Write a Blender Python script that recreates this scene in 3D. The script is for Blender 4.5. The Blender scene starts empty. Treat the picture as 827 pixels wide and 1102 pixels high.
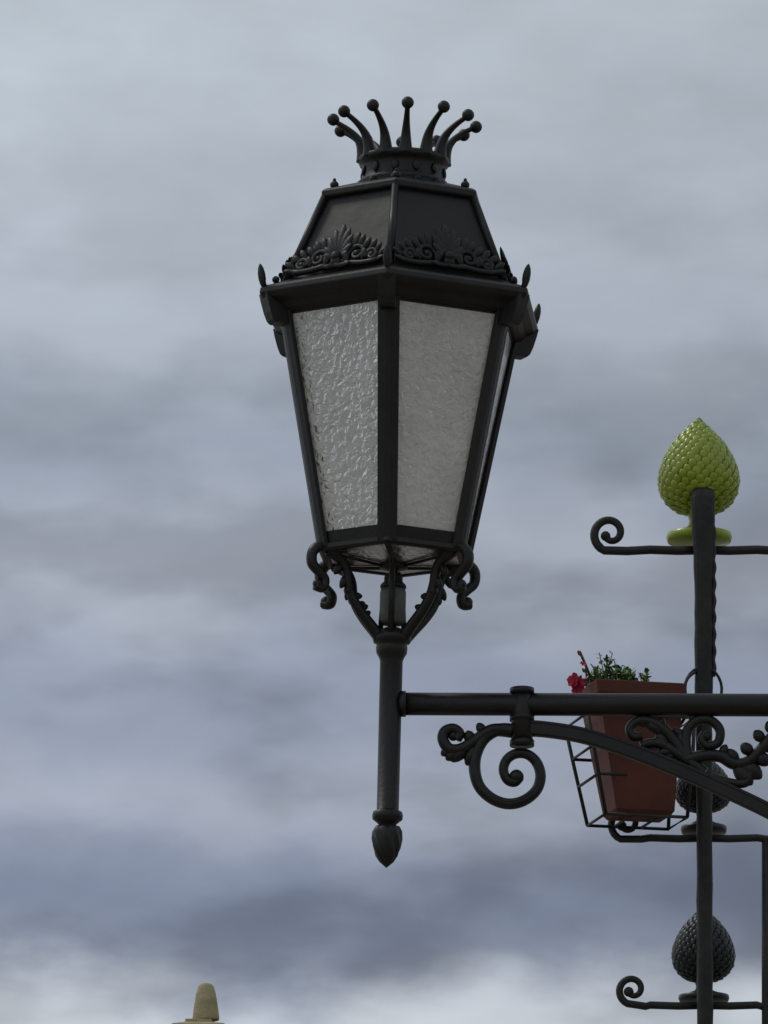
import bpy, math, random
from mathutils import Vector, Matrix
random.seed(4)
sc=bpy.context.scene
S=0.002; PITCH=math.radians(13); CP,SP=math.cos(PITCH),math.sin(PITCH)
CAMY=-15.0; CAMZ=1.6; F=(15.0/CP)/S
def at(px,py,y=0.0):
    """measured position (photo survey) -> metres on the vertical plane Y=y"""
    dx=(px-413.5)/F; dy=(551-py)/F
    Y=CP-dy*SP; Z=SP+dy*CP
    t=(y-CAMY)/Y
    return Vector((dx*t,y,CAMZ+Z*t))
# ---------------------------------------------------------------- materials
def newmat(name):
    m=bpy.data.materials.new(name); m.use_nodes=True
    nt=m.node_tree; b=nt.nodes['Principled BSDF']
    return m,nt,b
def mat(name,c1,c2,rough=0.5,scale=20,bump=0.2,bscale=120,metal=0.0,rough2=None,bdist=0.002,coat=0,spec=.5):
    m,nt,b=newmat(name); N=nt.nodes; Lk=nt.links
    tc=N.new('ShaderNodeTexCoord')
    n=N.new('ShaderNodeTexNoise'); n.inputs['Scale'].default_value=scale; n.inputs['Detail'].default_value=6
    n.inputs['Roughness'].default_value=.65
    Lk.new(tc.outputs['Object'],n.inputs['Vector'])
    r=N.new('ShaderNodeValToRGB'); r.color_ramp.elements[0].position=.35; r.color_ramp.elements[1].position=.68
    r.color_ramp.elements[0].color=(*c1,1); r.color_ramp.elements[1].color=(*c2,1)
    Lk.new(n.outputs['Fac'],r.inputs['Fac']); Lk.new(r.outputs['Color'],b.inputs['Base Color'])
    mr=N.new('ShaderNodeMapRange'); mr.inputs['To Min'].default_value=rough; mr.inputs['To Max'].default_value=rough2 if rough2 else rough+.15
    Lk.new(n.outputs['Fac'],mr.inputs['Value']); Lk.new(mr.outputs['Result'],b.inputs['Roughness'])
    n2=N.new('ShaderNodeTexNoise'); n2.inputs['Scale'].default_value=bscale; n2.inputs['Detail'].default_value=4
    Lk.new(tc.outputs['Object'],n2.inputs['Vector'])
    bp=N.new('ShaderNodeBump'); bp.inputs['Strength'].default_value=bump; bp.inputs['Distance'].default_value=bdist
    Lk.new(n2.outputs['Fac'],bp.inputs['Height']); Lk.new(bp.outputs['Normal'],b.inputs['Normal'])
    b.inputs['Metallic'].default_value=metal; b.inputs['Coat Weight'].default_value=coat
    b.inputs['Specular IOR Level'].default_value=spec
    return m
M_iron=mat('painted_iron',(.0068,.0054,.0046),(.0150,.0122,.0100),.36,14,.4,90,spec=.36,rough2=.55)
M_roof=mat('roof_sheet',(.0105,.0090,.0088),(.0200,.0170,.0165),.38,9,.35,22,bdist=.003,spec=.36,rough2=.6)
M_rust=mat('weathered_iron',(.009,.0082,.0075),(.027,.023,.019),.48,30,.8,55,spec=.35)
M_green=mat('green_glaze',(.20,.255,.010),(.30,.36,.018),.25,30,.2,150,coat=.15)
M_darkart=mat('dark_glaze',(.007,.009,.009),(.018,.022,.021),.32,30,.2,150,spec=.4)
M_pot=mat('terracotta_plastic',(.080,.021,.012),(.115,.031,.018),.55,12,.2,40,spec=.3)
M_leaf=mat('leaf_green',(.05,.11,.015),(.13,.22,.04),.5,60,.1,100)
M_petal=mat('petal_red',(.30,.008,.03),(.5,.02,.06),.6,60,.1,100)
M_stem=mat('dry_stem',(.06,.03,.02),(.12,.06,.04),.7,60,.1,100)
M_sock=mat('grey_socket',(.06,.058,.053),(.12,.115,.105),.5,40,.2,120)
M_stone=mat('sandstone',(.30,.25,.14),(.44,.37,.22),.85,9,.6,40,bdist=.01)
M_wall=mat('plaster',(.42,.38,.30),(.50,.46,.37),.9,1.2,.3,15,bdist=.01)
M_tile=mat('roof_tile',(.20,.09,.05),(.32,.15,.09),.85,5,.5,10,bdist=.02)
M_wood=mat('shutter_wood',(.05,.08,.05),(.08,.11,.07),.6,8,.2,40)
M_wglass=mat('window_glass',(.02,.025,.03),(.04,.045,.05),.1,2,.05,4)
def glassmat(name,col,mixtr=.5,bump=.5,dist=.0022):
    m,nt,b=newmat(name); N=nt.nodes; Lk=nt.links
    N.remove(b); out=N['Material Output']
    tc=N.new('ShaderNodeTexCoord')
    n=N.new('ShaderNodeTexNoise'); n.inputs['Scale'].default_value=62; n.inputs['Detail'].default_value=2.5; n.inputs['Distortion'].default_value=1.1
    Lk.new(tc.outputs['Object'],n.inputs['Vector'])
    v=N.new('ShaderNodeTexVoronoi'); v.feature='SMOOTH_F1'; v.inputs['Scale'].default_value=75; v.inputs['Smoothness'].default_value=.6
    wrp=N.new('ShaderNodeVectorMath'); wrp.operation='MULTIPLY_ADD'; wrp.inputs[1].default_value=(.02,.02,.02)
    Lk.new(n.outputs['Color'],wrp.inputs[0]); Lk.new(tc.outputs['Object'],wrp.inputs[2]); Lk.new(wrp.outputs[0],v.inputs['Vector'])
    ad=N.new('ShaderNodeMath'); ad.operation='MULTIPLY_ADD'; ad.inputs[1].default_value=.8; Lk.new(v.outputs['Distance'],ad.inputs[0]); Lk.new(n.outputs['Fac'],ad.inputs[2])
    bp=N.new('ShaderNodeBump'); bp.inputs['Strength'].default_value=bump; bp.inputs['Distance'].default_value=dist
    Lk.new(ad.outputs[0],bp.inputs['Height'])
    # thickness of the cast glass tints it slightly, with broad dirt variation
    n3=N.new('ShaderNodeTexNoise'); n3.inputs['Scale'].default_value=7; n3.inputs['Detail'].default_value=6
    Lk.new(tc.outputs['Object'],n3.inputs['Vector'])
    a2=N.new('ShaderNodeMath'); a2.operation='MULTIPLY_ADD'; a2.inputs[1].default_value=.45; Lk.new(n.outputs['Fac'],a2.inputs[0]); 
    a3=N.new('ShaderNodeMath'); a3.operation='MULTIPLY'; a3.inputs[1].default_value=.55; Lk.new(n3.outputs['Fac'],a3.inputs[0]); Lk.new(a3.outputs[0],a2.inputs[2])
    r=N.new('ShaderNodeValToRGB'); r.color_ramp.elements[0].position=.36; r.color_ramp.elements[1].position=.62
    r.color_ramp.elements[0].color=(*[c*.80 for c in col],1); r.color_ramp.elements[1].color=(*col,1)
    Lk.new(a2.outputs[0],r.inputs['Fac'])
    d=N.new('ShaderNodeBsdfDiffuse'); t=N.new('ShaderNodeBsdfTranslucent'); g=N.new('ShaderNodeBsdfGlossy')
    g.inputs['Roughness'].default_value=.28; g.inputs['Color'].default_value=(.8,.8,.8,1)
    for q in (d,t): Lk.new(r.outputs['Color'],q.inputs['Color'])
    for q in (d,t,g): Lk.new(bp.outputs['Normal'],q.inputs['Normal'])
    m1=N.new('ShaderNodeMixShader'); m1.inputs[0].default_value=mixtr
    Lk.new(d.outputs[0],m1.inputs[1]); Lk.new(t.outputs[0],m1.inputs[2])
    fr=N.new('ShaderNodeFresnel'); fr.inputs['IOR'].default_value=1.45; Lk.new(bp.outputs['Normal'],fr.inputs['Normal'])
    m2=N.new('ShaderNodeMixShader'); Lk.new(fr.outputs[0],m2.inputs[0])
    Lk.new(m1.outputs[0],m2.inputs[1]); Lk.new(g.outputs[0],m2.inputs[2])
    Lk.new(m2.outputs[0],out.inputs['Surface'])
    return m
M_glass=glassmat('frosted_glass',(.93,.90,.83),.5,.75,.0034)
M_glassb=glassmat('bottom_glass',(.66,.50,.40),.6,.6,.003)
# ---------------------------------------------------------------- mesh kit
class Mesh:
    def __init__(s): s.V=[];s.F=[];s.sm=[]
    def add(s,V,Fc,smooth=True):
        o=len(s.V); s.V+= [Vector(v) for v in V]; s.F+=[tuple(i+o for i in f) for f in Fc]; s.sm+=[smooth]*len(Fc)
    def obj(s,name,m,parent=None,bevel=0):
        me=bpy.data.meshes.new(name); me.from_pydata([tuple(v) for v in s.V],[],s.F); me.update()
        for p,q in zip(me.polygons,s.sm): p.use_smooth=q
        ob=bpy.data.objects.new(name,me); sc.collection.objects.link(ob); me.materials.append(m)
        if parent: ob.parent=parent
        import bmesh
        b=bmesh.new(); b.from_mesh(me); bmesh.ops.recalc_face_normals(b,faces=b.faces); b.to_mesh(me); b.free()
        if bevel:
            md=ob.modifiers.new('bev','BEVEL'); md.width=bevel; md.segments=2; md.limit_method='ANGLE'; md.angle_limit=math.radians(40)
        return ob
def rings(ms,R,smooth=True,cap=True,closed=False):
    n=len(R[0]); V=[v for r in R for v in r]; Fc=[]
    m=len(R)
    for i in range(m if closed else m-1):
        a=i*n; b=((i+1)%m)*n
        for j in range(n):
            k=(j+1)%n; Fc.append((a+j,a+k,b+k,b+j))
    if cap and not closed: Fc.append(tuple(range(n))); Fc.append(tuple((m-1)*n+j for j in range(n)))
    ms.add(V,Fc,smooth)
def cr(P,k=6):
    P=[Vector(p) if len(p)==3 else Vector((p[0],p[1],0)) for p in P]; out=[]
    for i in range(len(P)-1):
        p0=P[max(i-1,0)];p1=P[i];p2=P[i+1];p3=P[min(i+2,len(P)-1)]
        for j in range(k):
            t=j/k; out.append(.5*((2*p1)+(p2-p0)*t+(2*p0-5*p1+4*p2-p3)*t*t+(3*p1-p0-3*p2+p3)*t**3))
    out.append(P[-1]); return out
def tube(ms,P,r,n=10,ref=None,asp=1.0,square=False,smooth=True):
    P=[Vector(p) for p in P]; R=[]
    m=len(P)
    up=ref
    for i,p in enumerate(P):
        t=(P[min(i+1,m-1)]-P[max(i-1,0)]).normalized()
        if ref is None:
            if up is None or abs(up.dot(t))>.999:
                up=Vector((0,1,0)) if abs(t.y)<.9 else Vector((1,0,0))
            up=(up-t*up.dot(t)).normalized(); w=up
        else: w=(ref-t*ref.dot(t)).normalized()
        u=t.cross(w)
        rr=r(i/(m-1)) if callable(r) else r
        if square: sec=[(1,1),(-1,1),(-1,-1),(1,-1)]
        else: sec=[(math.cos(2*math.pi*j/n),math.sin(2*math.pi*j/n)) for j in range(n)]
        R.append([p+u*(a*rr)+w*(b*rr*asp) for a,b in sec])
    rings(ms,R,smooth and not square)
def ell(ms,c,a,b,d,nu=10,nv=7,pw=1.0):
    c=Vector(c);R=[]
    for i in range(nv+1):
        th=math.pi*i/nv; th=min(max(th,.05),math.pi-.05)
        sr=math.sin(th)**pw
        R.append([c+d*(-math.cos(th))+a*(sr*math.cos(2*math.pi*j/nu))+b*(sr*math.sin(2*math.pi*j/nu)) for j in range(nu)])
    rings(ms,R)
def ball(ms,c,r,nu=14,nv=9): ell(ms,c,Vector((r,0,0)),Vector((0,r,0)),Vector((0,0,r)),nu,nv)
def leaf(ms,p0,p1,w,nrm,th=.35):
    p0=Vector(p0);p1=Vector(p1); d=(p1-p0)*.5; a=d.cross(nrm).normalized()*w
    ell(ms,(p0+p1)/2,a,nrm.normalized()*w*th,d,8,7,1.3)
def box(ms,c,sx,sy,sz,M=None):
    V=[Vector((x*sx/2,y*sy/2,z*sz/2)) for x in(-1,1) for y in(-1,1) for z in(-1,1)]
    c=Vector(c)
    V=[(M@v if M else v)+c for v in V]
    ms.add(V,[(0,1,3,2),(4,6,7,5),(0,4,5,1),(2,3,7,6),(0,2,6,4),(1,5,7,3)],False)
def spiral(cx,cy,r0,r1,a0,a1,n=28):
    o=[]
    for i in range(n+1):
        t=i/n; r=r0+(r1-r0)*t; a=math.radians(a0+(a1-a0)*t)
        o.append((cx+r*math.cos(a),cy-r*math.sin(a)))
    return o
def empty(name,loc=(0,0,0)):
    e=bpy.data.objects.new(name,None); sc.collection.objects.link(e); e.empty_display_size=.2; return e
# ---------------------------------------------------------------- STREET LAMP
lamp=empty('street_lamp')
O=at(422,690,0); LEAN=math.radians(1.4)
RL=Matrix.Rotation(LEAN,3,'Y')
def H(y): return at(422,y,0).z-O.z
def W(v): return O+RL@Vector(v)
def L(r,a,y):
    a=math.radians(a); return W((r*S*math.sin(a),-r*S*math.cos(a),H(y)))
DEL=-5.0
CA=[DEL+60*k for k in range(6)]
def hexsweep(ms,prof,cap=False):
    rings(ms,[[L(r,a,y) for a in CA] for r,y in prof],False,cap)
def lathe(ms,prof,n=32,cap=True,smooth=True):
    rings(ms,[[L(r,360*j/n,y) for j in range(n)] for r,y in prof],smooth,cap)
def axes(a):
    ar=math.radians(a); return RL@Vector((math.sin(ar),-math.cos(ar),0)),RL@Vector((math.cos(ar),math.sin(ar),0))

m=Mesh(); hexsweep(m,[(133,318),(91,227)]); m.obj('roof_panels',M_roof,lamp)
m=Mesh()
hexsweep(m,[(60,222),(94,226),(97,224),(97,218),(92,215),(60,205),(44,203)])
hexsweep(m,[(128,316),(135,318),(147,323),(162,328),(166,331),(167,336),(163,341),(153,346),(148,351),(142,354),(133,354),(128,345)])
m.obj('roof_cornice',M_iron,lamp,.0025)
m=Mesh()
for a in CA:
    tube(m,[L(136,a,320),L(93,a,224)],lambda t:4.2*S,8)
    ball(m,L(118,a,278),3.0*S,8,6)
m.obj('roof_ribs',M_iron,lamp)
m=Mesh()
for a in CA:
    rad,tan=axes(a)
    R=[]
    for (r0,r1,w,y) in [(136,163,9.5,336),(136,160.5,9.5,345),(136,157,9,356),(134,153.5,8.5,364),(133,150,8,367)]:
        R.append([L(r0,a,y)-tan*w*S,L(r1,a,y)-tan*w*S,L(r1,a,y)+tan*w*S,L(r0,a,y)+tan*w*S])
    rings(m,R,False)
    b0=L(162,a,332)
    leaf(m,b0,L(167,a,305),4.8*S,rad,.9)
    leaf(m,L(159,a,331),L(168,a,316),3.4*S,tan,.9)
    ball(m,L(148,a,320),4.2*S,8,6)
m.obj('cornice_corners',M_iron,lamp,.0015)
# filigree on each roof face
m=Mesh()
for k in range(6):
    a0,a1=CA[k],CA[(k+1)%6]
    B0,B1=L(138,a0,317),L(138,a1,317); T0,T1=L(94,a0,227),L(94,a1,227)
    mid=(B0+B1)/2; eu=(B1-B0).normalized(); ev=((T0+T1)/2-mid).normalized(); nn=eu.cross(ev).normalized()
    if nn.dot(mid-W((0,0,H(300))))<0: nn=-nn
    def Q(u,v,o=4): return mid+(eu*u+ev*v+nn*o)*S
    for ang,ln,w in [(90,44,6.5),(70,40,6),(110,40,6),(50,36,5.6),(130,36,5.6),(28,29,5),(152,29,5),(8,22,4.4),(172,22,4.4)]:
        ca,sa=math.cos(math.radians(ang)),math.sin(math.radians(ang))
        tip=Q(ca*ln*.70,13+sa*ln*.95,9)
        leaf(m,Q(ca*2,12+sa*2,4),tip,w*S,nn,.5)
    ball(m,Q(0,13,7),6*S,8,6)
    for s in(-1,1):
        for (cx,cy,r0,r1,f0,f1) in [(25,15,12,3,200,-250),(46,10,8.5,2.4,200,-230)]:
            P=[Q(s*x,-y) for x,y in spiral(cx,-cy,r0,r1,f0,f1,22)]
            tube(m,P,lambda t:(3.6-1.2*t)*S,6)
            ball(m,Q(s*cx,cy),4*S,8,6)
        tube(m,[Q(s*x,y) for x,y in [(0,3),(10,2),(20,3),(35,1),(48,1),(62,4)]],3.6*S,6)
        for (x0,y0,x1,y1,w) in [(10,16,13,35,5),(18,22,24,41,5),(24,22,32,37,4.6),(31,18,41,31,4.8),(40,15,50,28,4.4),(48,13,58,22,4),(54,7,66,14,3.6),(52,3,66,3,3.4),(14,4,12,18,4.6),(34,5,37,18,4.2),(8,4,22,1,4),(4,2,0,12,5)]:
            leaf(m,Q(s*x0,y0),Q(s*x1,y1,8),w*S,nn,.6)
m.obj('roof_filigree',M_iron,lamp)
# crown
m=Mesh()
lathe(m,[(60,219),(60,213),(55,209),(50,207),(47,204),(49,201),(49,198),(46,196),(45,190),(44.5,183),(46,179),(49,177.5),(50,174),(49,171.5),(45,170),(41,172),(41,185)],40)
for k in range(12):
    a=30*k+3+random.uniform(-1.5,1.5)
    P=cr([(44,176),(45,166),(48,156),(54,148),(63,141),(72,136),(77,133.5+random.uniform(-1,1))],4)
    tube(m,[L(p.x,a,p.y) for p in P],lambda t:(5.2*max(0,1-t*1.25)**1.6+2.9)*S,8)
    ball(m,L(78,a,P[-1].y-1),6.8*S)
for k in range(12):
    ball(m,L(49.5,30*k+18,203.5),4*S,8,6)
    rad,tan=axes(30*k+18)
    leaf(m,L(45.5,30*k+18,182),L(46.5,30*k+18,194),4.5*S,rad,.35)
for a in CA:
    tube(m,[L(82,a,219),L(82,a,213)],2.3*S,8); ball(m,L(82,a,210),4.8*S)
    ball(m,L(82,a,204.5),2.0*S,8,6)
m.obj('crown',M_iron,lamp)
# body frame
m=Mesh()
TY,BY,TR,BR=348,600,141,87
for a in CA:
    rad,tan=axes(a)
    R=[]
    for r,y,w in [(TR,TY-6,11.8),(BR,BY,10.5)]:
        R.append([L(r-5.5,a,y)-tan*(w)*S,L(r-1,a,y)-tan*(w)*S,L(r+1,a,y)-tan*3*S,L(r+1,a,y)+tan*3*S,L(r-1,a,y)+tan*(w)*S,L(r-5.5,a,y)+tan*(w)*S])
    rings(m,R,False)
def bodyR(y): return BR+(TR-BR)*(BY-y)/(BY-TY)
def rail(y0,y1,out,inn):
    hexsweep(m,[(bodyR(y0)+out,y0),(bodyR(y1)+out,y1),(bodyR(y1)-inn,y1),(bodyR(y0)-inn,y0),(bodyR(y0)+out,y0)])
rail(346,356,-2.2,9); rail(583,598,-1.2,9)
hexsweep(m,[(BR+2.5,596),(BR+3.5,601),(BR-1,603),(BR-7,603),(BR-7,596)])
m.obj('lantern_frame',M_iron,lamp,.0012)
m=Mesh(); hexsweep(m,[(bodyR(350)-3.5,350),(bodyR(592)-3.5,592)]); m.obj('glass_panes',M_glass,lamp)
m=Mesh()
rings(m,[[L(BR-6,a,601) for a in CA],[L(14,a,608) for a in CA]],False,False)
m.obj('bottom_glass',M_glassb,lamp)
m=Mesh()
for a in CA: tube(m,[L(BR-6,a,603),L(14,a,610)],1.8*S,6)
lathe(m,[(15,606),(15,612),(6,614)],20)
for a in (CA[1],CA[2],CA[4],CA[5]):
    rad,tan=axes(a)
    def LP(pts,k=5): return [L(p.x,a,p.y) for p in cr(pts,k)]
    tube(m,LP([(78,601),(68,606),(60,612),(55,622),(53,634),(48,648),(38,662),(25,676),(15,687)]),lambda t:(6.8-1.4*math.sin(math.pi*t))*S,8,tan,1.0)
    tube(m,LP([(66,606),(76,599),(88,598),(96,605),(96,617),(88,625),(81,633),(83,642),(92,641)]),lambda t:(6.4-1.4*t)*S,8,tan,1.2)
    ball(m,L(89,a,638),5.5*S,10,7); ball(m,L(52,a,641),6*S,10,7)
    leaf(m,L(88,a,601),L(99,a,599),4*S,tan,.9)
    leaf(m,L(60,a,612),L(70,a,626),4.5*S,tan,.9)
    leaf(m,L(55,a,624),L(62,a,640),4.5*S,tan,.9)
    leaf(m,L(48,a,646),L(36,a,646),4*S,tan,.8)
    leaf(m,L(40,a,660),L(29,a,655),4*S,tan,.8)
m.obj('scroll_brackets',M_iron,lamp)
m=Mesh()
tube(m,[L(0,0,608),L(0,0,684)],4.4*S,10)
a=CA[0]; tube(m,[L(BR-2,a,602),L(40,a,604),L(18,a,612),L(17,a,640),L(17,a,684)],3.4*S,8)
for a in (100,190,280): tube(m,[L(10,a,634),L(13,a,682)],2.8*S,8)
lathe(m,[(9,618),(10,622),(10,626),(14,630),(14,633)],20)
m.obj('lamp_socket_rods',M_iron,lamp)
m=Mesh(); lathe(m,[(6,633),(13,634),(14,638),(14,668),(12,672),(6,673)],20); m.obj('lamp_socket',M_sock,lamp)
m=Mesh()
lathe(m,[(8,676),(17,680),(20,684),(21,688),(19.5,692),(16,693),(17,697),(16.5,703),(13.5,708),(12.2,712),(11.8,873),(13,874)],28)
lathe(m,[(12,872),(15.5,874),(16.5,878),(16,882),(12,885),(9,888),(9,890)],28)
m.obj('post',M_iron,lamp)
m=Mesh()
R=[]
for r,y in [(8,888),(13,890),(15.2,895),(15.6,903),(14.6,912),(11.5,921),(7,928),(2.5,932),(.3,934)]:
    R.append([L(r*(1+.07*math.cos(8*2*math.pi*j/48)),360*j/48+y*1.6,y) for j in range(48)])
rings(m,R); m.obj('drop_finial',M_iron,lamp)
# arm
COLX=1010
YV=Vector((0,1,0))
m=Mesh()
tube(m,[at(430,757.5),at(COLX,759.5)],12.3*S,24)
tube(m,[at(432,757.5),at(437,757.5)],14*S,24)
def A(pts,k=6,y=0.0):
    return [at(p.x,p.y,y) for p in cr([(x,z,0) for x,z in pts],k)]
tube(m,[at(562,742),at(562,768),at(562,800)],11.5*S,16,YV,1.25)
for y in (744,773,800): 
    tube(m,[at(562,y-3),at(562,y+3)],13.2*S,16,YV,1.25)
m.obj('arm',M_iron,lamp)
m=Mesh()
def T(pts,r,asp=1.2,sq=False,y=0.0): tube(m,A(pts,6,y),r,10,YV,asp,sq)
br=[(560,783),(590,785),(630,792),(680,808),(730,828),(780,850),(830,874),(880,902),(930,938),(975,985),(1000,1040)]
T(br,7*S,1.2,True)
T([(x,y-5) for x,y in br],3.2*S,3.0); T([(x,y+6) for x,y in br],3*S,2.6)
sp=[(556,786),(538,785),(522,794),(513,810),(511,828),(516,846),(529,859),(546,865),(563,862),(577,851),(582,836),(578,821),(568,812),(556,811),(546,817),(542,828),(546,839),(554,842),(560,836)]
T(sp,lambda t:(6.8-1.8*t)*S,1.25)
T([(x+ (545-x)*.06,y+(835-y)*.06) for x,y in sp[:12]],2.6*S,3.0)
ball(m,at(556,836),8*S)
T([(552,787),(530,786),(512,797),(497,806),(484,806),(477,796),(479,787),(488,784),(495,789),(492,796)],lambda t:(7.4-2.3*t)*S,1.25)
ball(m,at(488,792),5.5*S)
for a,b,w in [((505,800),(486,820),7.5),((515,798),(502,824),7.5),((495,806),(480,818),6.5),((508,800),(503,786),6.5),((522,790),(514,778),5.5),((484,806),(475,813),5),((518,800),(508,812),7.5),((530,788),(512,804),6)]:
    leaf(m,at(*a),at(*b),w*S,YV,.9)
T([(758,832),(742,820),(725,808),(712,801),(700,800),(690,803)],lambda t:(7-2*t)*S,1.2)
T([(742,822),(728,800),(716,786),(702,777),(687,776),(678,784),(682,793),(691,792)],lambda t:(6.6-2*t)*S,1.2)
for a,b,w in [((716,790),(692,774),7),((722,798),(698,800),7),((730,806),(706,812),6.5),((712,784),(710,772),6),((700,780),(682,774),6),((735,808),(732,786),6),((735,812),(742,794),5),((728,810),(714,818),5),((720,800),(706,790),6)]:
    leaf(m,at(*a),at(*b),w*S,YV,.9)
T([(752,834),(742,818),(738,800),(741,784),(752,775),(766,776),(775,786),(773,799),(762,803),(755,796),(759,789)],lambda t:(6.3-1.8*t)*S,1.2)
ball(m,at(761,792),5.5*S)
T([(738,818),(756,814),(775,814),(790,822),(805,820),(818,808),(832,792),(852,776)],lambda t:(7-1*t)*S,1.2)
T([(770,838),(790,843),(803,842),(807,832),(800,825)],lambda t:(5)*S,1.2)
for a,b,w in [((790,822),(810,845),9),((800,820),(820,838),9),((812,812),(830,822),8),((820,802),(836,803),8),((795,820),(783,806),6),((810,812),(798,800),7),((822,798),(812,786),6.5),((776,814),(782,801),5),((742,796),(724,784),5),((832,790),(826,776),6),((750,778),(742,768),4.5)]:
    leaf(m,at(*a),at(*b),w*S,YV,.8)
sp=spiral(880,800,36,8,150,-330,40); T(sp,lambda t:(6-2*t)*S,1.2); T([(852,776),(860,772)],5*S)
m.obj('bracket_scrollwork',M_iron,lamp)
cx=at(COLX,759).x; zt=at(COLX,759).z
m=Mesh()
def lz(prof,x=cx,y=0,n=32):
    rings(m,[[Vector((x+r*math.cos(2*math.pi*j/n),y+r*math.sin(2*math.pi*j/n),z)) for j in range(n)] for r,z in prof],True,True)
lz([(.24,0),(.24,.12),(.20,.16),(.19,.55),(.22,.58),(.22,.64),(.15,.70),(.11,.9),(.085,1.1),(.075,1.15),(.062,1.2),(.052,zt-.7),(.07,zt-.68),(.07,zt-.62),(.05,zt-.6),(.045,zt+.1),(.06,zt+.11),(.06,zt+.15),(.03,zt+.19),(.05,zt+.25),(.03,zt+.31),(.004,zt+.38)])
m.obj('column',M_iron,lamp)

# ---------------------------------------------------------------- IRON STAND
SY=1.3; K=S*(15+SY)/15
stand=empty('iron_stand')
def B(px,py,dy=0): return at(px,py,SY+dy)
m=Mesh()
top=B(757,541); bot=B(759,1100); 
r0=14*K
arc=[top+Vector((0,r0-r0*math.cos(t),r0*math.sin(t))) for t in [math.radians(q) for q in (20,40,60,80,100,120,150,180,215)]]
def sweep_flat(path,hw,ht):
    R=[]
    n=len(path)
    for i,p in enumerate(path):
        t=(path[min(i+1,n-1)]-path[max(i-1,0)]).normalized(); u=Vector((1,0,0)); w=t.cross(u).normalized()
        a=hw[i]*K if isinstance(hw,list) else hw
        sec=[(1,0),(.93,.6),(.7,.95),(.3,1.15),(-.3,1.15),(-.7,.95),(-.93,.6),(-1,0),(-.93,-.6),(-.7,-.95),(-.3,-1.15),(.3,-1.15),(.7,-.95),(.93,-.6)]
        R.append([p+u*(a*q)+w*(ht*s) for q,s in sec])
    rings(m,R,False)
low=[Vector((bot.x,SY,0)),Vector((bot.x,SY,1.5)),bot]
N_=34
for i in range(1,N_+1):
    y=1100+(545-1100)*i/N_
    low.append(B(759-2*i/N_+random.uniform(-.35,.35),y))
wd=[]
for p in range(len(low)):
    i=p-2; y=1100-555*max(i,0)/N_
    base=8.6 if y>760 else (9.6 if y>640 else 9.6+(640-y)/95*3.4)
    wd.append(base+random.uniform(-.35,.35))
sweep_flat(low+arc,wd+[13,12.9,12.2,11,9.8,9,8.6,8,7],7*K)
tube(m,cr([tuple(B(767.5+1.6*(i%2),566+i*9,-.004)) for i in range(19)],3),2.4*K,6)
m.obj('main_bar',M_rust,stand)
m=Mesh()
def bar(y,cxs,cys,rr,r=4.6,dy=.03):
    left=spiral(cxs,cys,rr,rr*.3,250,-150,30)
    half=[(757.5,y),(730,y+.6),(700,y-.4),(cxs+rr*.9,y+1)]+left
    for s in (1,-1):
        pts=[(757.5+s*(x-757.5),yy) for x,yy in half]
        tube(m,[B(x,yy,dy) for x,yy in pts],lambda t:(r-(.3*t*r))*K,8)
        bx,by=left[-1]; ball(m,B(757.5+s*(bx-757.5),by,dy),5.5*K,8,6)
bar(592,657,574,19.5,5)
bar(902,674,886,18,4.2)
bar(1082,681,1065,16,4.2)
tube(m,[B(824,903,.03),B(824,1102,.03),Vector((B(824,1102).x,SY+.03,0))],4*K,8)
tube(m,[B(757+20*math.cos(t),742-24*math.sin(t),-.01) for t in [math.pi*i/16*1.3-.45 for i in range(17)]],1.6*K,6)
for s in (-1,1):
    bx=bot.x
    tube(m,cr([(bx,SY+.0,.55),(bx+s*.12,SY,.30),(bx+s*.30,SY,.08),(bx+s*.42,SY,.02)],6),.014,8)
    tube(m,cr([(bx,SY+.0,.55),(bx,SY+s*.12,.30),(bx,SY+s*.30,.08),(bx,SY+s*.42,.02)],6),.014,8)
m.obj('scroll_bars',M_rust,stand)

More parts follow.
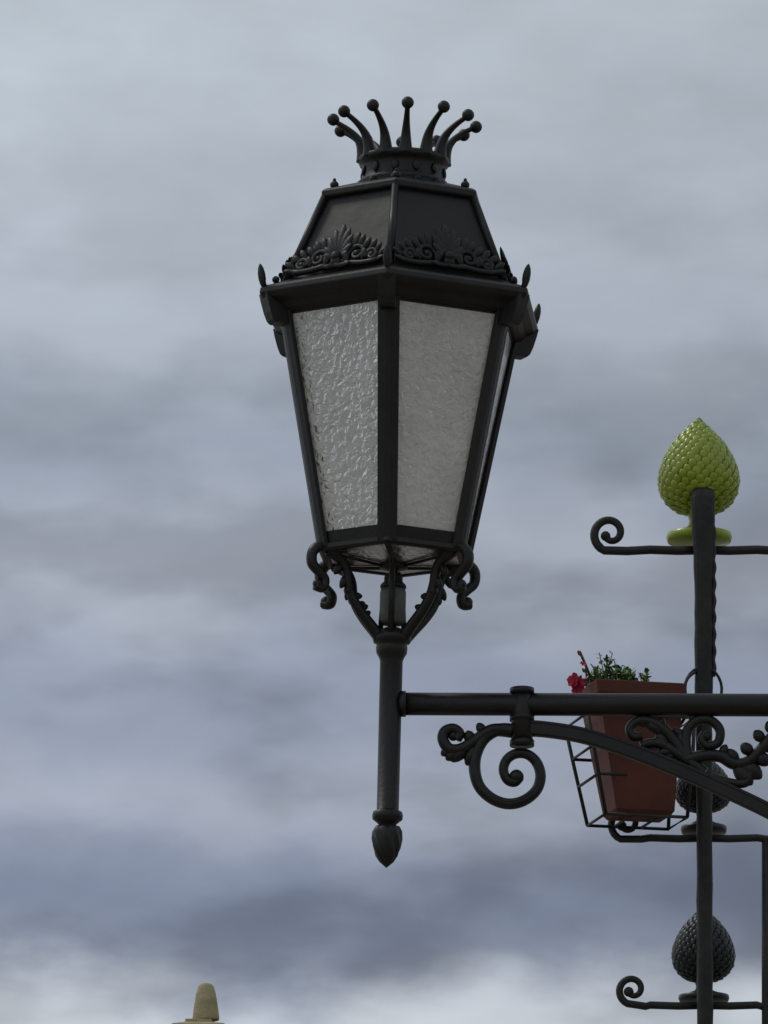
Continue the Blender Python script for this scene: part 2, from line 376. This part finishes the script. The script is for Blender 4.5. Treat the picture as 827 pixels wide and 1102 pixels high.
def artichoke(name,px,ytop,ybot,R,ysauc,matl,dy):
    e=empty(name)
    m=Mesh()
    y0=SY+dy; k=S*(15+y0)/15
    c=at(px,ybot,y0); Ht=at(px,ytop,y0).z-c.z; Rm=R*k
    prof=[(0,.22),(.05,.55),(.12,.78),(.22,.94),(.34,1.0),(.46,.965),(.58,.86),(.7,.70),(.8,.51),(.9,.27),(.96,.12),(1,.01)]
    def rad(t):
        for i in range(len(prof)-1):
            a,b=prof[i],prof[i+1]
            if t<=b[0]: return Rm*(a[1]+(b[1]-a[1])*(t-a[0])/(b[0]-a[0]))
        return 0
    rings(m,[[c+Vector((rad(t)*.96*math.cos(2*math.pi*j/32),rad(t)*.96*math.sin(2*math.pi*j/32),t*Ht)) for j in range(32)] for t in [i/24 for i in range(25)]],True)
    NN=360; cum=[0];
    for i in range(400):
        t=(i+.5)/400; dr=(rad(min(1,t+.002))-rad(max(0,t-.002)))/.004
        cum.append(cum[-1]+rad(t)*math.hypot(dr,Ht)/400)
    j=0
    for i in range(NN):
        target=cum[-1]*(i+.5)/NN
        while cum[j+1]<target: j+=1
        t=(j+.5)/400; r=rad(t); a=i*2.399963+random.uniform(-.02,.02)
        dr=(rad(min(1,t+.02))-rad(max(0,t-.02)))/.04
        rd=Vector((math.cos(a),math.sin(a),0)); tg=Vector((-math.sin(a),math.cos(a),0))
        up=(rd*dr+Vector((0,0,Ht))).normalized(); nn=tg.cross(up).normalized()
        if nn.dot(rd)<0 : nn=-nn
        sz=Rm*.112*(1 if t<.75 else 1-.9*(t-.75))*random.uniform(.92,1.08)
        d=(up*math.cos(.22)+nn*math.sin(.22))
        ell(m,c+rd*r*.96+Vector((0,0,t*Ht))+nn*sz*.05,tg*sz,d.cross(tg)*sz*.34,d*sz*1.15,8,6,1.0)
    m.obj('scales',matl,e)
    m=Mesh()
    zs=at(px,ysauc,y0).z
    hh=c.z-zs
    P=[(.3,0),(.76,.0+.10*hh),(.80,.25*hh),(.78,.38*hh),(.5,.48*hh),(.27,.62*hh),(.24,.8*hh),(.28,1.0*hh),(.35,1.12*hh)]
    rings(m,[[Vector((c.x+r*Rm*math.cos(2*math.pi*j/32),y0+r*Rm*math.sin(2*math.pi*j/32),zs+z)) for j in range(32)] for r,z in P],True)
    m.obj('pedestal_saucer',matl,e)
artichoke('ceramic_artichoke',752.5,451,554,44.5,587,M_green,.09)
artichoke('ceramic_artichoke',757.5,812,874,31,899,M_darkart,.09)
artichoke('ceramic_artichoke',757.5,977,1057,34,1080,M_darkart,.09)

# ---------------------------------------------------------------- FLOWER POT
pot=empty('flower_pot')
PY=SY-.05; PK=S*(15+PY)/15
ct=at(679,741,PY); cb=at(688,880,PY)
Zr=Matrix.Rotation(math.radians(14),3,'Z')
def sect(c,wx,wy,off=0):
    return [c+Zr@Vector((x*wx/2,y*wy/2,0)) for x,y in((-1,-1),(1,-1),(1,1),(-1,1))]
def lerp(a,b,t): return a+(b-a)*t
ax=(cb-ct)
m=Mesh()
tw,td,bw,bd=94*PK,78*PK,64*PK,52*PK
def ps(t,g=0): return sect(ct+ax*t,tw+(bw-tw)*t+g,td+(bd-td)*t+g)
rings(m,[ps(0,-.012),ps(0,.014),ps(.10,.014),ps(.105,.003),ps(.97,0),ps(1,-.012)],False,False)
m.add(ps(1,-.012),[(0,1,2,3)],False)
rings(m,[ps(0,-.012),ps(.12,-.014)],False,False)
m.obj('planter',M_pot,pot,.003)
m=Mesh(); m.add(ps(.06,-.010),[(0,1,2,3)],False); m.obj('soil',M_stem,pot)
m=Mesh()
def wire(P,r=1.9): tube(m,P,r*PK,6)
def rect(y,wx,wy,xc):
    c=at(xc,y,PY); return sect(c,wx*PK,wy*PK)
q1=rect(778,118,88,678); q2=rect(812,110,84,681); q3=rect(842,104,80,684); q4=rect(884,90,72,686)
for q in (q1,q2,q4): wire(q+[q[0]],1.8)
wire(q3[3:]+q3[:1],1.8); wire([q3[0],q3[0]+(q3[1]-q3[0])*.3],1.8)
for i in range(4): wire([q1[i],q2[i],q4[i]],2.0)
for s in (.33,.66):
    wire([lerp(q4[0],q4[1],s),lerp(q4[3],q4[2],s)],1.6)
wire(cr([tuple(q1[2]),tuple(at(738,770,SY-.02)),tuple(at(738,735,SY-.02)),tuple(at(750,722,SY-.01))],5),1.8)
m.obj('wire_holder',M_rust,pot)
ml=Mesh(); mp=Mesh(); mst=Mesh()
def lf(ms,p,d,n,l,w):
    d=d.normalized(); s=d.cross(n).normalized(); n2=s.cross(d).normalized()
    V=[p,p+d*l*.35+s*w-n2*w*.3,p+d*l*.75+s*w*.7-n2*w*.2,p+d*l-n2*w*.4,p+d*l*.75-s*w*.7-n2*w*.2,p+d*l*.35-s*w-n2*w*.3,p+d*l*.5+n2*0]
    ms.add(V,[(0,1,6),(1,2,6),(2,3,6),(3,4,6),(4,5,6),(5,0,6)],True)
def rnd(a,b): return random.uniform(a,b)
for i in range(72):
    u=rnd(0,1)**1.3; base=ct+Zr@Vector(((-.46+.62*u)*tw,rnd(-.4,.35)*td,-.01))
    h=rnd(.035,.092)*(1-.66*u)+.006
    if u<.12: h*=.6
    tip=base+Vector((rnd(-.022,.02),rnd(-.02,.02),h))
    tube(mst if i%3==0 else ml,[base,(base+tip)/2+Vector((rnd(-.006,.006),0,.004)),tip],.0012,5)
    for j in range(8):
        t=rnd(.3,1); p=lerp(base,tip,t)
        d=Vector((rnd(-1,1),rnd(-1,1),rnd(-.2,1.3)))
        lf(ml,p,d,Vector((rnd(-.4,.4),rnd(-.4,.4),1)),rnd(.010,.022),rnd(.0025,.0055))
def flower(c,nrm,r):
    nrm=nrm.normalized(); a=nrm.orthogonal().normalized(); b=nrm.cross(a)
    V=[c-nrm*r*.8]; n=30
    for i in range(n):
        th=2*math.pi*i/n; V.append(c+(a*math.cos(th)+b*math.sin(th))*r*.45-nrm*r*.15)
    for i in range(n):
        th=2*math.pi*i/n; rr=r*(.78+.22*abs(math.cos(2.5*th)))
        V.append(c+(a*math.cos(th)+b*math.sin(th))*rr+nrm*r*(.16*math.sin(5*th)+.12*math.sin(7*th)))
    Fc=[(0,1+i,1+(i+1)%n) for i in range(n)]+[(1+i,1+n+i,1+n+(i+1)%n,1+(i+1)%n) for i in range(n)]
    mp.add(V,Fc)
for x,y,nx,nz,r in [(617,732,-.7,.2,8.5),(622,740,.3,-.5,8),(626,732,.8,.6,6.5),(628,714,.3,1,4)]:
    flower(at(x,y,PY-.05),Vector((nx,-1,nz)),r*PK)
tube(mst,cr([tuple(at(640,742,PY)),tuple(at(633,722,PY-.03)),tuple(at(624,701,PY-.04))],5),1.5*PK,6)
leaf(mst,at(626,706,PY-.04),at(622,700,PY-.04),2.2*PK,YV)
ml.obj('leaves',M_leaf,pot); mp.obj('flowers',M_petal,pot); mst.obj('stems',M_stem,pot)

# ---------------------------------------------------------------- HOUSE
house=empty('stone_house')
HY=45.0
ft=at(222,1058,HY); fb=at(222,1098,HY); hk=S*(15+HY)/15
m=Mesh()
def sq(ms,prof,x,y,n=4,rot=45,smooth=False):
    rings(ms,[[Vector((x+r*math.cos(math.radians(rot+360*j/n)),y+r*math.sin(math.radians(rot+360*j/n)),z)) for j in range(n)] for r,z in prof],smooth)
hh=ft.z-fb.z
sq(m,[(14.5*hk,fb.z),(13.2*hk,fb.z+.3*hh),(10.6*hk,fb.z+.7*hh),(8.4*hk,fb.z+.9*hh),(6*hk,fb.z+.97*hh),(2*hk,ft.z)],ft.x,HY,16,0,True)
sq(m,[(20*hk,fb.z-.001),(20*hk,fb.z-.03),(40*hk,fb.z-.06),(42*hk,fb.z-.16),(36*hk,fb.z-.2),(34*hk,fb.z-1.1)],ft.x-.06,HY)
m.obj('roof_finial',M_stone,house,.01)
zr=fb.z-1.0; x0=ft.x-7; x1=ft.x+6
m=Mesh(); box(m,((x0+x1)/2,HY+4.7,(zr-1.0)/2),x1-x0,10,zr-1.0); m.obj('walls',M_wall,house)
m=Mesh()
box(m,((x0+x1)/2,HY+4.7,zr-.9),x1-x0+.5,10.5,.2)
box(m,((x0+x1)/2,HY-.35,3.6),x1-x0+.1,.12,.18)
for q in (x0+.2,x1-.2): box(m,(q,HY-.35,(zr-1.2)/2),.45,.14,zr-1.2)
m.obj('cornice',M_stone,house,.02)
m=Mesh()
xa,xb,ya,yb,ze=x0-.3,x1+.3,HY-.6,HY+10,zr-.795
m.add([(xa,ya,ze),(xb,ya,ze),(xb,yb,ze),(xa,yb,ze),(xa+4,(ya+yb)/2,ze+1.1),(xb-4,(ya+yb)/2,ze+1.1)],[(0,1,5,4),(2,3,4,5),(1,2,5),(3,0,4),(0,3,2,1)],False)
m.obj('roof',M_tile,house)
mg=Mesh(); mf=Mesh(); msd=Mesh()
nw=5
for i in range(nw):
    xx=x0+1.6+i*(x1-x0-3.2)/(nw-1)
    for zc in (1.9,5.1):
        if i==2 and zc<3: continue
        box(mg,(xx,HY-.31,zc),.9,.04,1.5)
        for (dx,dz,sx,sz) in [(-.5,0,.1,1.7),(.5,0,.1,1.7),(0,.8,.9,.1),(0,-.82,1.3,.12),(0,0,.05,1.5)]:
            box(mf,(xx+dx,HY-.36,zc+dz),sx,.1 if dz>-.8 else .25,sz)
        for s in(-1,1): box(msd,(xx+s*.82,HY-.345,zc),.48,.05,1.5)
xx=(x0+x1)/2
box(msd,(xx,HY-.33,1.1),1.3,.06,2.2)
for dx,sx,sz,zc in [(-.75,.18,2.4,1.2),(.75,.18,2.4,1.2),(0,1.32,.2,2.3)]: box(mf,(xx+dx,HY-.37,zc),sx,.12,sz)
mg.obj('windows',M_wglass,house); mf.obj('window_frames',M_stone,house); msd.obj('shutters_and_door',M_wood,house)

# ---------------------------------------------------------------- GROUND
mg,nt,b=newmat('paving'); N=nt.nodes; Lk=nt.links
tc=N.new('ShaderNodeTexCoord'); bk=N.new('ShaderNodeTexBrick'); bk.inputs['Scale'].default_value=1.6
bk.inputs['Color1'].default_value=(.24,.215,.185,1); bk.inputs['Color2'].default_value=(.31,.28,.24,1); bk.inputs['Mortar'].default_value=(.10,.09,.08,1); bk.inputs['Mortar Size'].default_value=.012
Lk.new(tc.outputs['Object'],bk.inputs['Vector']); 
nz=N.new('ShaderNodeTexNoise'); nz.inputs['Scale'].default_value=.7; nz.inputs['Detail'].default_value=8; Lk.new(tc.outputs['Object'],nz.inputs['Vector'])
mx=N.new('ShaderNodeMix'); mx.data_type='RGBA'; mx.blend_type='MULTIPLY'; mx.inputs[0].default_value=.3
Lk.new(bk.outputs['Color'],mx.inputs[6]); Lk.new(nz.outputs['Fac'],mx.inputs[7]); Lk.new(mx.outputs[2],b.inputs['Base Color']); b.inputs['Roughness'].default_value=.85
m=Mesh(); m.add([(-1500,-1500,0),(1500,-1500,0),(1500,1500,0),(-1500,1500,0)],[(0,1,2,3)],False); m.obj('ground',mg)

# ---------------------------------------------------------------- SKY
w=bpy.data.worlds.new('World'); sc.world=w; w.use_nodes=True; nt=w.node_tree; N=nt.nodes; Lk=nt.links
bg=N['Background']; bg.inputs['Strength'].default_value=.1
SUN_EL,SUN_AZ=math.radians(52),math.radians(300)
sky=N.new('ShaderNodeTexSky'); sky.sky_type='NISHITA'; sky.sun_disc=False; sky.sun_elevation=SUN_EL; sky.sun_rotation=SUN_AZ
tc=N.new('ShaderNodeTexCoord'); sep=N.new('ShaderNodeSeparateXYZ'); Lk.new(tc.outputs['Generated'],sep.inputs[0])
def mth(op,a,b=None,c=None,cl=False):
    n=N.new('ShaderNodeMath'); n.operation=op; n.use_clamp=cl
    for i,v in enumerate((a,b,c)):
        if v is None: continue
        if isinstance(v,(int,float)): n.inputs[i].default_value=v
        else: Lk.new(v,n.inputs[i])
    return n.outputs[0]
def noise(sx,sz,off,det,rough=.55,dist=0.0):
    mp=N.new('ShaderNodeMapping'); mp.inputs['Scale'].default_value=(sx,sx,sz); mp.inputs['Location'].default_value=(off,off*.7,off*1.3)
    Lk.new(tc.outputs['Generated'],mp.inputs[0])
    n=N.new('ShaderNodeTexNoise'); n.inputs['Scale'].default_value=1; n.inputs['Detail'].default_value=det; n.inputs['Roughness'].default_value=rough; n.inputs['Distortion'].default_value=dist
    Lk.new(mp.outputs[0],n.inputs['Vector']); return n.outputs['Fac']
nA=noise(17,30,5.1,3,.5); nB=noise(34,64,2.7,5,.5,.15); nC=noise(26,62,31.3,4,.48); nD=noise(50,95,19.9,5,.5,.2)
t=mth('MULTIPLY_ADD',sep.outputs['Z'],1/.139,-.155/.139)
t=mth('ADD',t,mth('MULTIPLY_ADD',nA,.14,-.07))
t=mth('ADD',t,mth('MULTIPLY_ADD',nB,.17,-.085))
rp=N.new('ShaderNodeValToRGB'); rp.color_ramp.interpolation='B_SPLINE'; Lk.new(t,rp.inputs[0])
def lin(c): return tuple(((v/255)/12.92 if v/255<.04045 else ((v/255+.055)/1.055)**2.4) for v in c)
stops=[(0.0,(196,202,209)),(.03,(180,187,197)),(.075,(112,120,139)),(.16,(116,125,147)),(.235,(170,176,188)),(.33,(120,130,152)),(.45,(176,182,192)),(.55,(134,143,160)),(.66,(168,176,187)),(1.0,(184,193,201))]
el=rp.color_ramp.elements
el[0].position=0; el[0].color=(*lin(stops[0][1]),1); el[1].position=1; el[1].color=(*lin(stops[-1][1]),1)
for p,c in stops[1:-1]:
    e=el.new(p); e.color=(*lin(c),1)
br_=mth('MULTIPLY_ADD',sep.outputs['X'],-1.8,1.0)
br_=mth('MAXIMUM',mth('MINIMUM',br_,1.15),.85)
br_=mth('MULTIPLY',br_,mth('MULTIPLY_ADD',nD,.30,.85))
# darker scud patches: soft threshold, fading with height above the horizon
pt=N.new('ShaderNodeMapRange'); pt.interpolation_type='SMOOTHSTEP'; Lk.new(nC,pt.inputs['Value'])
pt.inputs['From Min'].default_value=.38; pt.inputs['From Max'].default_value=.60; pt.inputs['To Min'].default_value=.76; pt.inputs['To Max'].default_value=1.06
pf=N.new('ShaderNodeMapRange'); Lk.new(sep.outputs['Z'],pf.inputs['Value']); pf.inputs['From Min'].default_value=.22; pf.inputs['From Max'].default_value=.28; pf.inputs['To Min'].default_value=1; pf.inputs['To Max'].default_value=.2
pm=mth('MULTIPLY_ADD',mth('SUBTRACT',pt.outputs['Result'],1.0),pf.outputs['Result'],1.0)
br_=mth('MULTIPLY',br_,pm)
br_=mth('MULTIPLY',br_,10.3)
vm=N.new('ShaderNodeVectorMath'); vm.operation='SCALE'; Lk.new(rp.outputs['Color'],vm.inputs[0]); Lk.new(br_,vm.inputs['Scale'])
mix=N.new('ShaderNodeMix'); mix.data_type='RGBA'; mix.inputs[0].default_value=.96
Lk.new(sky.outputs['Color'],mix.inputs[6]); Lk.new(vm.outputs[0],mix.inputs[7]); Lk.new(mix.outputs[2],bg.inputs['Color'])
sl=bpy.data.lights.new('sun','SUN'); sl.energy=.8; sl.angle=math.radians(12); sl.color=(1,.95,.87)
so=bpy.data.objects.new('sun',sl); sc.collection.objects.link(so)
sd=Vector((math.sin(SUN_AZ)*math.cos(SUN_EL),math.cos(SUN_AZ)*math.cos(SUN_EL),math.sin(SUN_EL)))
so.rotation_euler=sd.to_track_quat('Z','Y').to_euler(); so.location=(0,0,30)
cd=bpy.data.cameras.new('camera'); co=bpy.data.objects.new('camera',cd); sc.collection.objects.link(co)
co.location=(0,CAMY,CAMZ); co.rotation_euler=(math.pi/2+PITCH,0,0)
cd.sensor_fit='VERTICAL'; cd.sensor_height=24; cd.lens=24*F/1102
cd.clip_end=5000; sc.camera=co
sc.view_settings.view_transform='Standard'; sc.view_settings.look='None'; sc.view_settings.exposure=0
